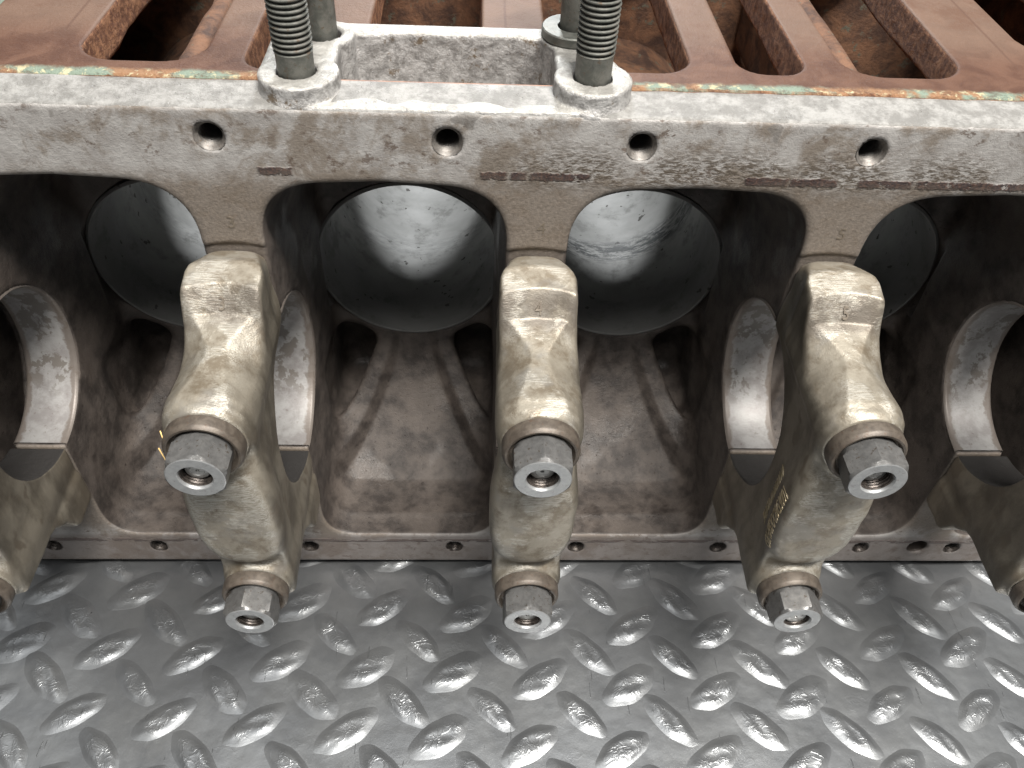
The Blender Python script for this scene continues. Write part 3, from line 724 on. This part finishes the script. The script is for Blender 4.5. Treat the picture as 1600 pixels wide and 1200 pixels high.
def nut_mesh(seed):
    rc = nut_af / math.cos(math.pi / 6); n = 72
    V = []; Fc = []
    def ring(rf, y, lim):
        for i in range(n):
            a = 2 * math.pi * i / n; k = (a + math.pi / 6) % (math.pi / 3) - math.pi / 6
            hexr = nut_af / math.cos(k); r = min(hexr - 0.0, lim) if rf is None else rf
            V.append((r * math.cos(a), y, r * math.sin(a)))
    # chamfered hexagon: the corner cuts back as the limit radius falls
    ring(0.36, -6.60, 0); ring(None, -6.60, nut_af * 1.02); ring(None, -6.80, nut_af * 1.05); ring(None, -6.86, nut_af * 1.10); ring(None, -6.93, 9); ring(None, -7.555, 9)
    ring(None, -7.60, nut_af * 1.115); ring(None, -7.685, nut_af * 1.005); 
    m = 8
    for j in range(m - 1):
        for i in range(n): Fc.append((j * n + i, j * n + (i + 1) % n, (j + 1) * n + (i + 1) % n, (j + 1) * n + i))
    return V, [q[::-1] for q in Fc]
def nut_face():
    return lathe_y([(nut_af * 1.01, -7.676), (nut_af * 0.97, -7.70), (0.52, -7.70), (0.495, -7.67), (0.48, -7.62), (0.48, -7.60)], 56)
def nut_thread():
    return lathe_y([(0.485, -7.61), (0.45, -7.57), (0.475, -7.52), (0.45, -7.47), (0.475, -7.42), (0.45, -7.37), (0.475, -7.32), (0.45, -7.27), (0.475, -7.2), (0.42, -7.1), (0.30, -7.05)], 56)
def stud_tip():
    return lathe_y([(0.39, -6.2), (0.385, -7.40), (0.35, -7.46), (0.22, -7.485), (0.20, -7.465), (0.06, -7.46), (0.04, -7.42), (0.001, -7.41)], 40)
def washer_mesh():
    return lathe_y([(0.45, -6.27), (1.14, -6.27), (1.19, -6.31), (1.19, -6.66), (1.17, -6.72), (1.10, -6.80), (1.03, -6.79), (0.93, -6.66), (0.70, -6.62), (0.45, -6.62), (0.45, -6.27)], 72)

cap0 = bpy.data.objects.new('main_bearing_cap', None)
cap_me = None; sub = {}
for ci, (wx, digit) in enumerate(((-20, None), (-10, '3'), (0, '4'), (10, '5'), (20, None))):
    if cap_me is None:
        co = add_mesh('main_bearing_cap', Vk, Qk, M_['cap'], block); cap_me = co.data
    else:
        co = bpy.data.objects.new('main_bearing_cap', cap_me); COL.objects.link(co); co.parent = block
    co.location = (wx * S, 0, 0)
    if digit: co['label'] = {'3': 'bearing cap stamped with a 3', '4': 'bearing cap stamped with a 4, seen face on', '5': 'bearing cap stamped with a 5, with engraved lines on its flank'}[digit]
    flip = wx in (-10, 99)
    for up, hz in ((True, 4.22), (False, -4.20)):
        nut_rot = {(-10, True): 14, (0, True): 0, (10, True): -12, (-10, False): -8, (0, False): 5, (10, False): 18}.get((wx, up), 25)
        for nm, fn, mt in (('washer', washer_mesh, 'washer'), ('nut', lambda: nut_mesh(0), 'nut'), ('nut_face', nut_face, 'nutface'), ('nut_thread', nut_thread, 'dark'), ('stud_end', stud_tip, 'silver')):
            if nm not in sub:
                v, f = fn(); o = add_mesh(nm, v, f, M_[mt], co, sharp=28); sub[nm] = o.data
            else:
                o = bpy.data.objects.new(nm, sub[nm]); COL.objects.link(o); o.parent = co
            o.location = (0, (0 if nm != 'stud_end' else rng.uniform(-0.1, 0.12)) * S, hz * S)
            o.rotation_euler = (0, math.radians(nut_rot), 0) if nm in ('nut',) else (0, rng.uniform(0, 6), 0)
    if digit:
        ey = Vector((0, 0, 1.0)); ex = Vector((1, 0, 0)); ez = ex.cross(ey)
        text_mesh('stamped_number', digit, 0.50, 0.045, M_['stamp'], co, frame((0.0, -2.6, 6.18), ex, ey, ez), conform=(cap_sdf, (0, -1, 0), 0.6, -1.6, (0, -2.6, 0)))
        o = text_mesh('stamped_number', digit, 0.62, 0.02, M_['stamp'], block, frame((wx + 0.1, 0.005, 7.62), (1, 0, 0), (0, 0, 1), (0, -1, 0)))
    if wx == 10:
        ey = Vector((0, 2.0, 0.0)); ex = Vector((0, 0.02, 1)).normalized()
        text_mesh('engraved_marking', '9X479 1H1100111\nG8H95XX28G3001', 0.40, 0.02, M_['engrave'], co, frame((-1.3, -5.35, -0.30), ex, ey, (-1, 0, 0)), 0.95, conform=(cap_sdf, (-1, 0, 0), 1.0, -1.0, (-1.3, 0, 0)))
        block_ms.append(co)
bpy.data.objects.remove(cap0)

# two bits of straw-coloured fibre caught beside the washer of the third cap
for (a, b, lb) in (((-11.3, -6.2, 4.55), (-11.15, -6.5, 4.2), 'short straw-coloured fibre stuck to the left edge of the upper left washer'), ((-11.55, -6.2, 3.75), (-11.15, -6.7, 3.3), 'straw-coloured splinter lying lower left of the upper left washer')):
    a, b = Vector(a), Vector(b); d = (b - a); q = d.normalized().to_track_quat('Z', 'Y'); V = []; Fc = []
    for j, t in enumerate((0, 0.3, 0.7, 1)):
        for i in range(6):
            p = a + d * t + q @ Vector((0.022 * (1.1 - t * 0.7) * math.cos(i * 1.047), 0.022 * (1.1 - t * 0.7) * math.sin(i * 1.047), 0)) + Vector((0, 0, 0.03 * math.sin(t * 3)))
            V.append(tuple(p))
    for j in range(3):
        for i in range(6): Fc.append((j * 6 + i, j * 6 + (i + 1) % 6, (j + 1) * 6 + (i + 1) % 6, (j + 1) * 6 + i))
    o = add_mesh('straw_fibre', V, Fc, M_['straw']); o['label'] = lb; o['category'] = 'straw'; o['group'] = 'straw fibres caught on the block'
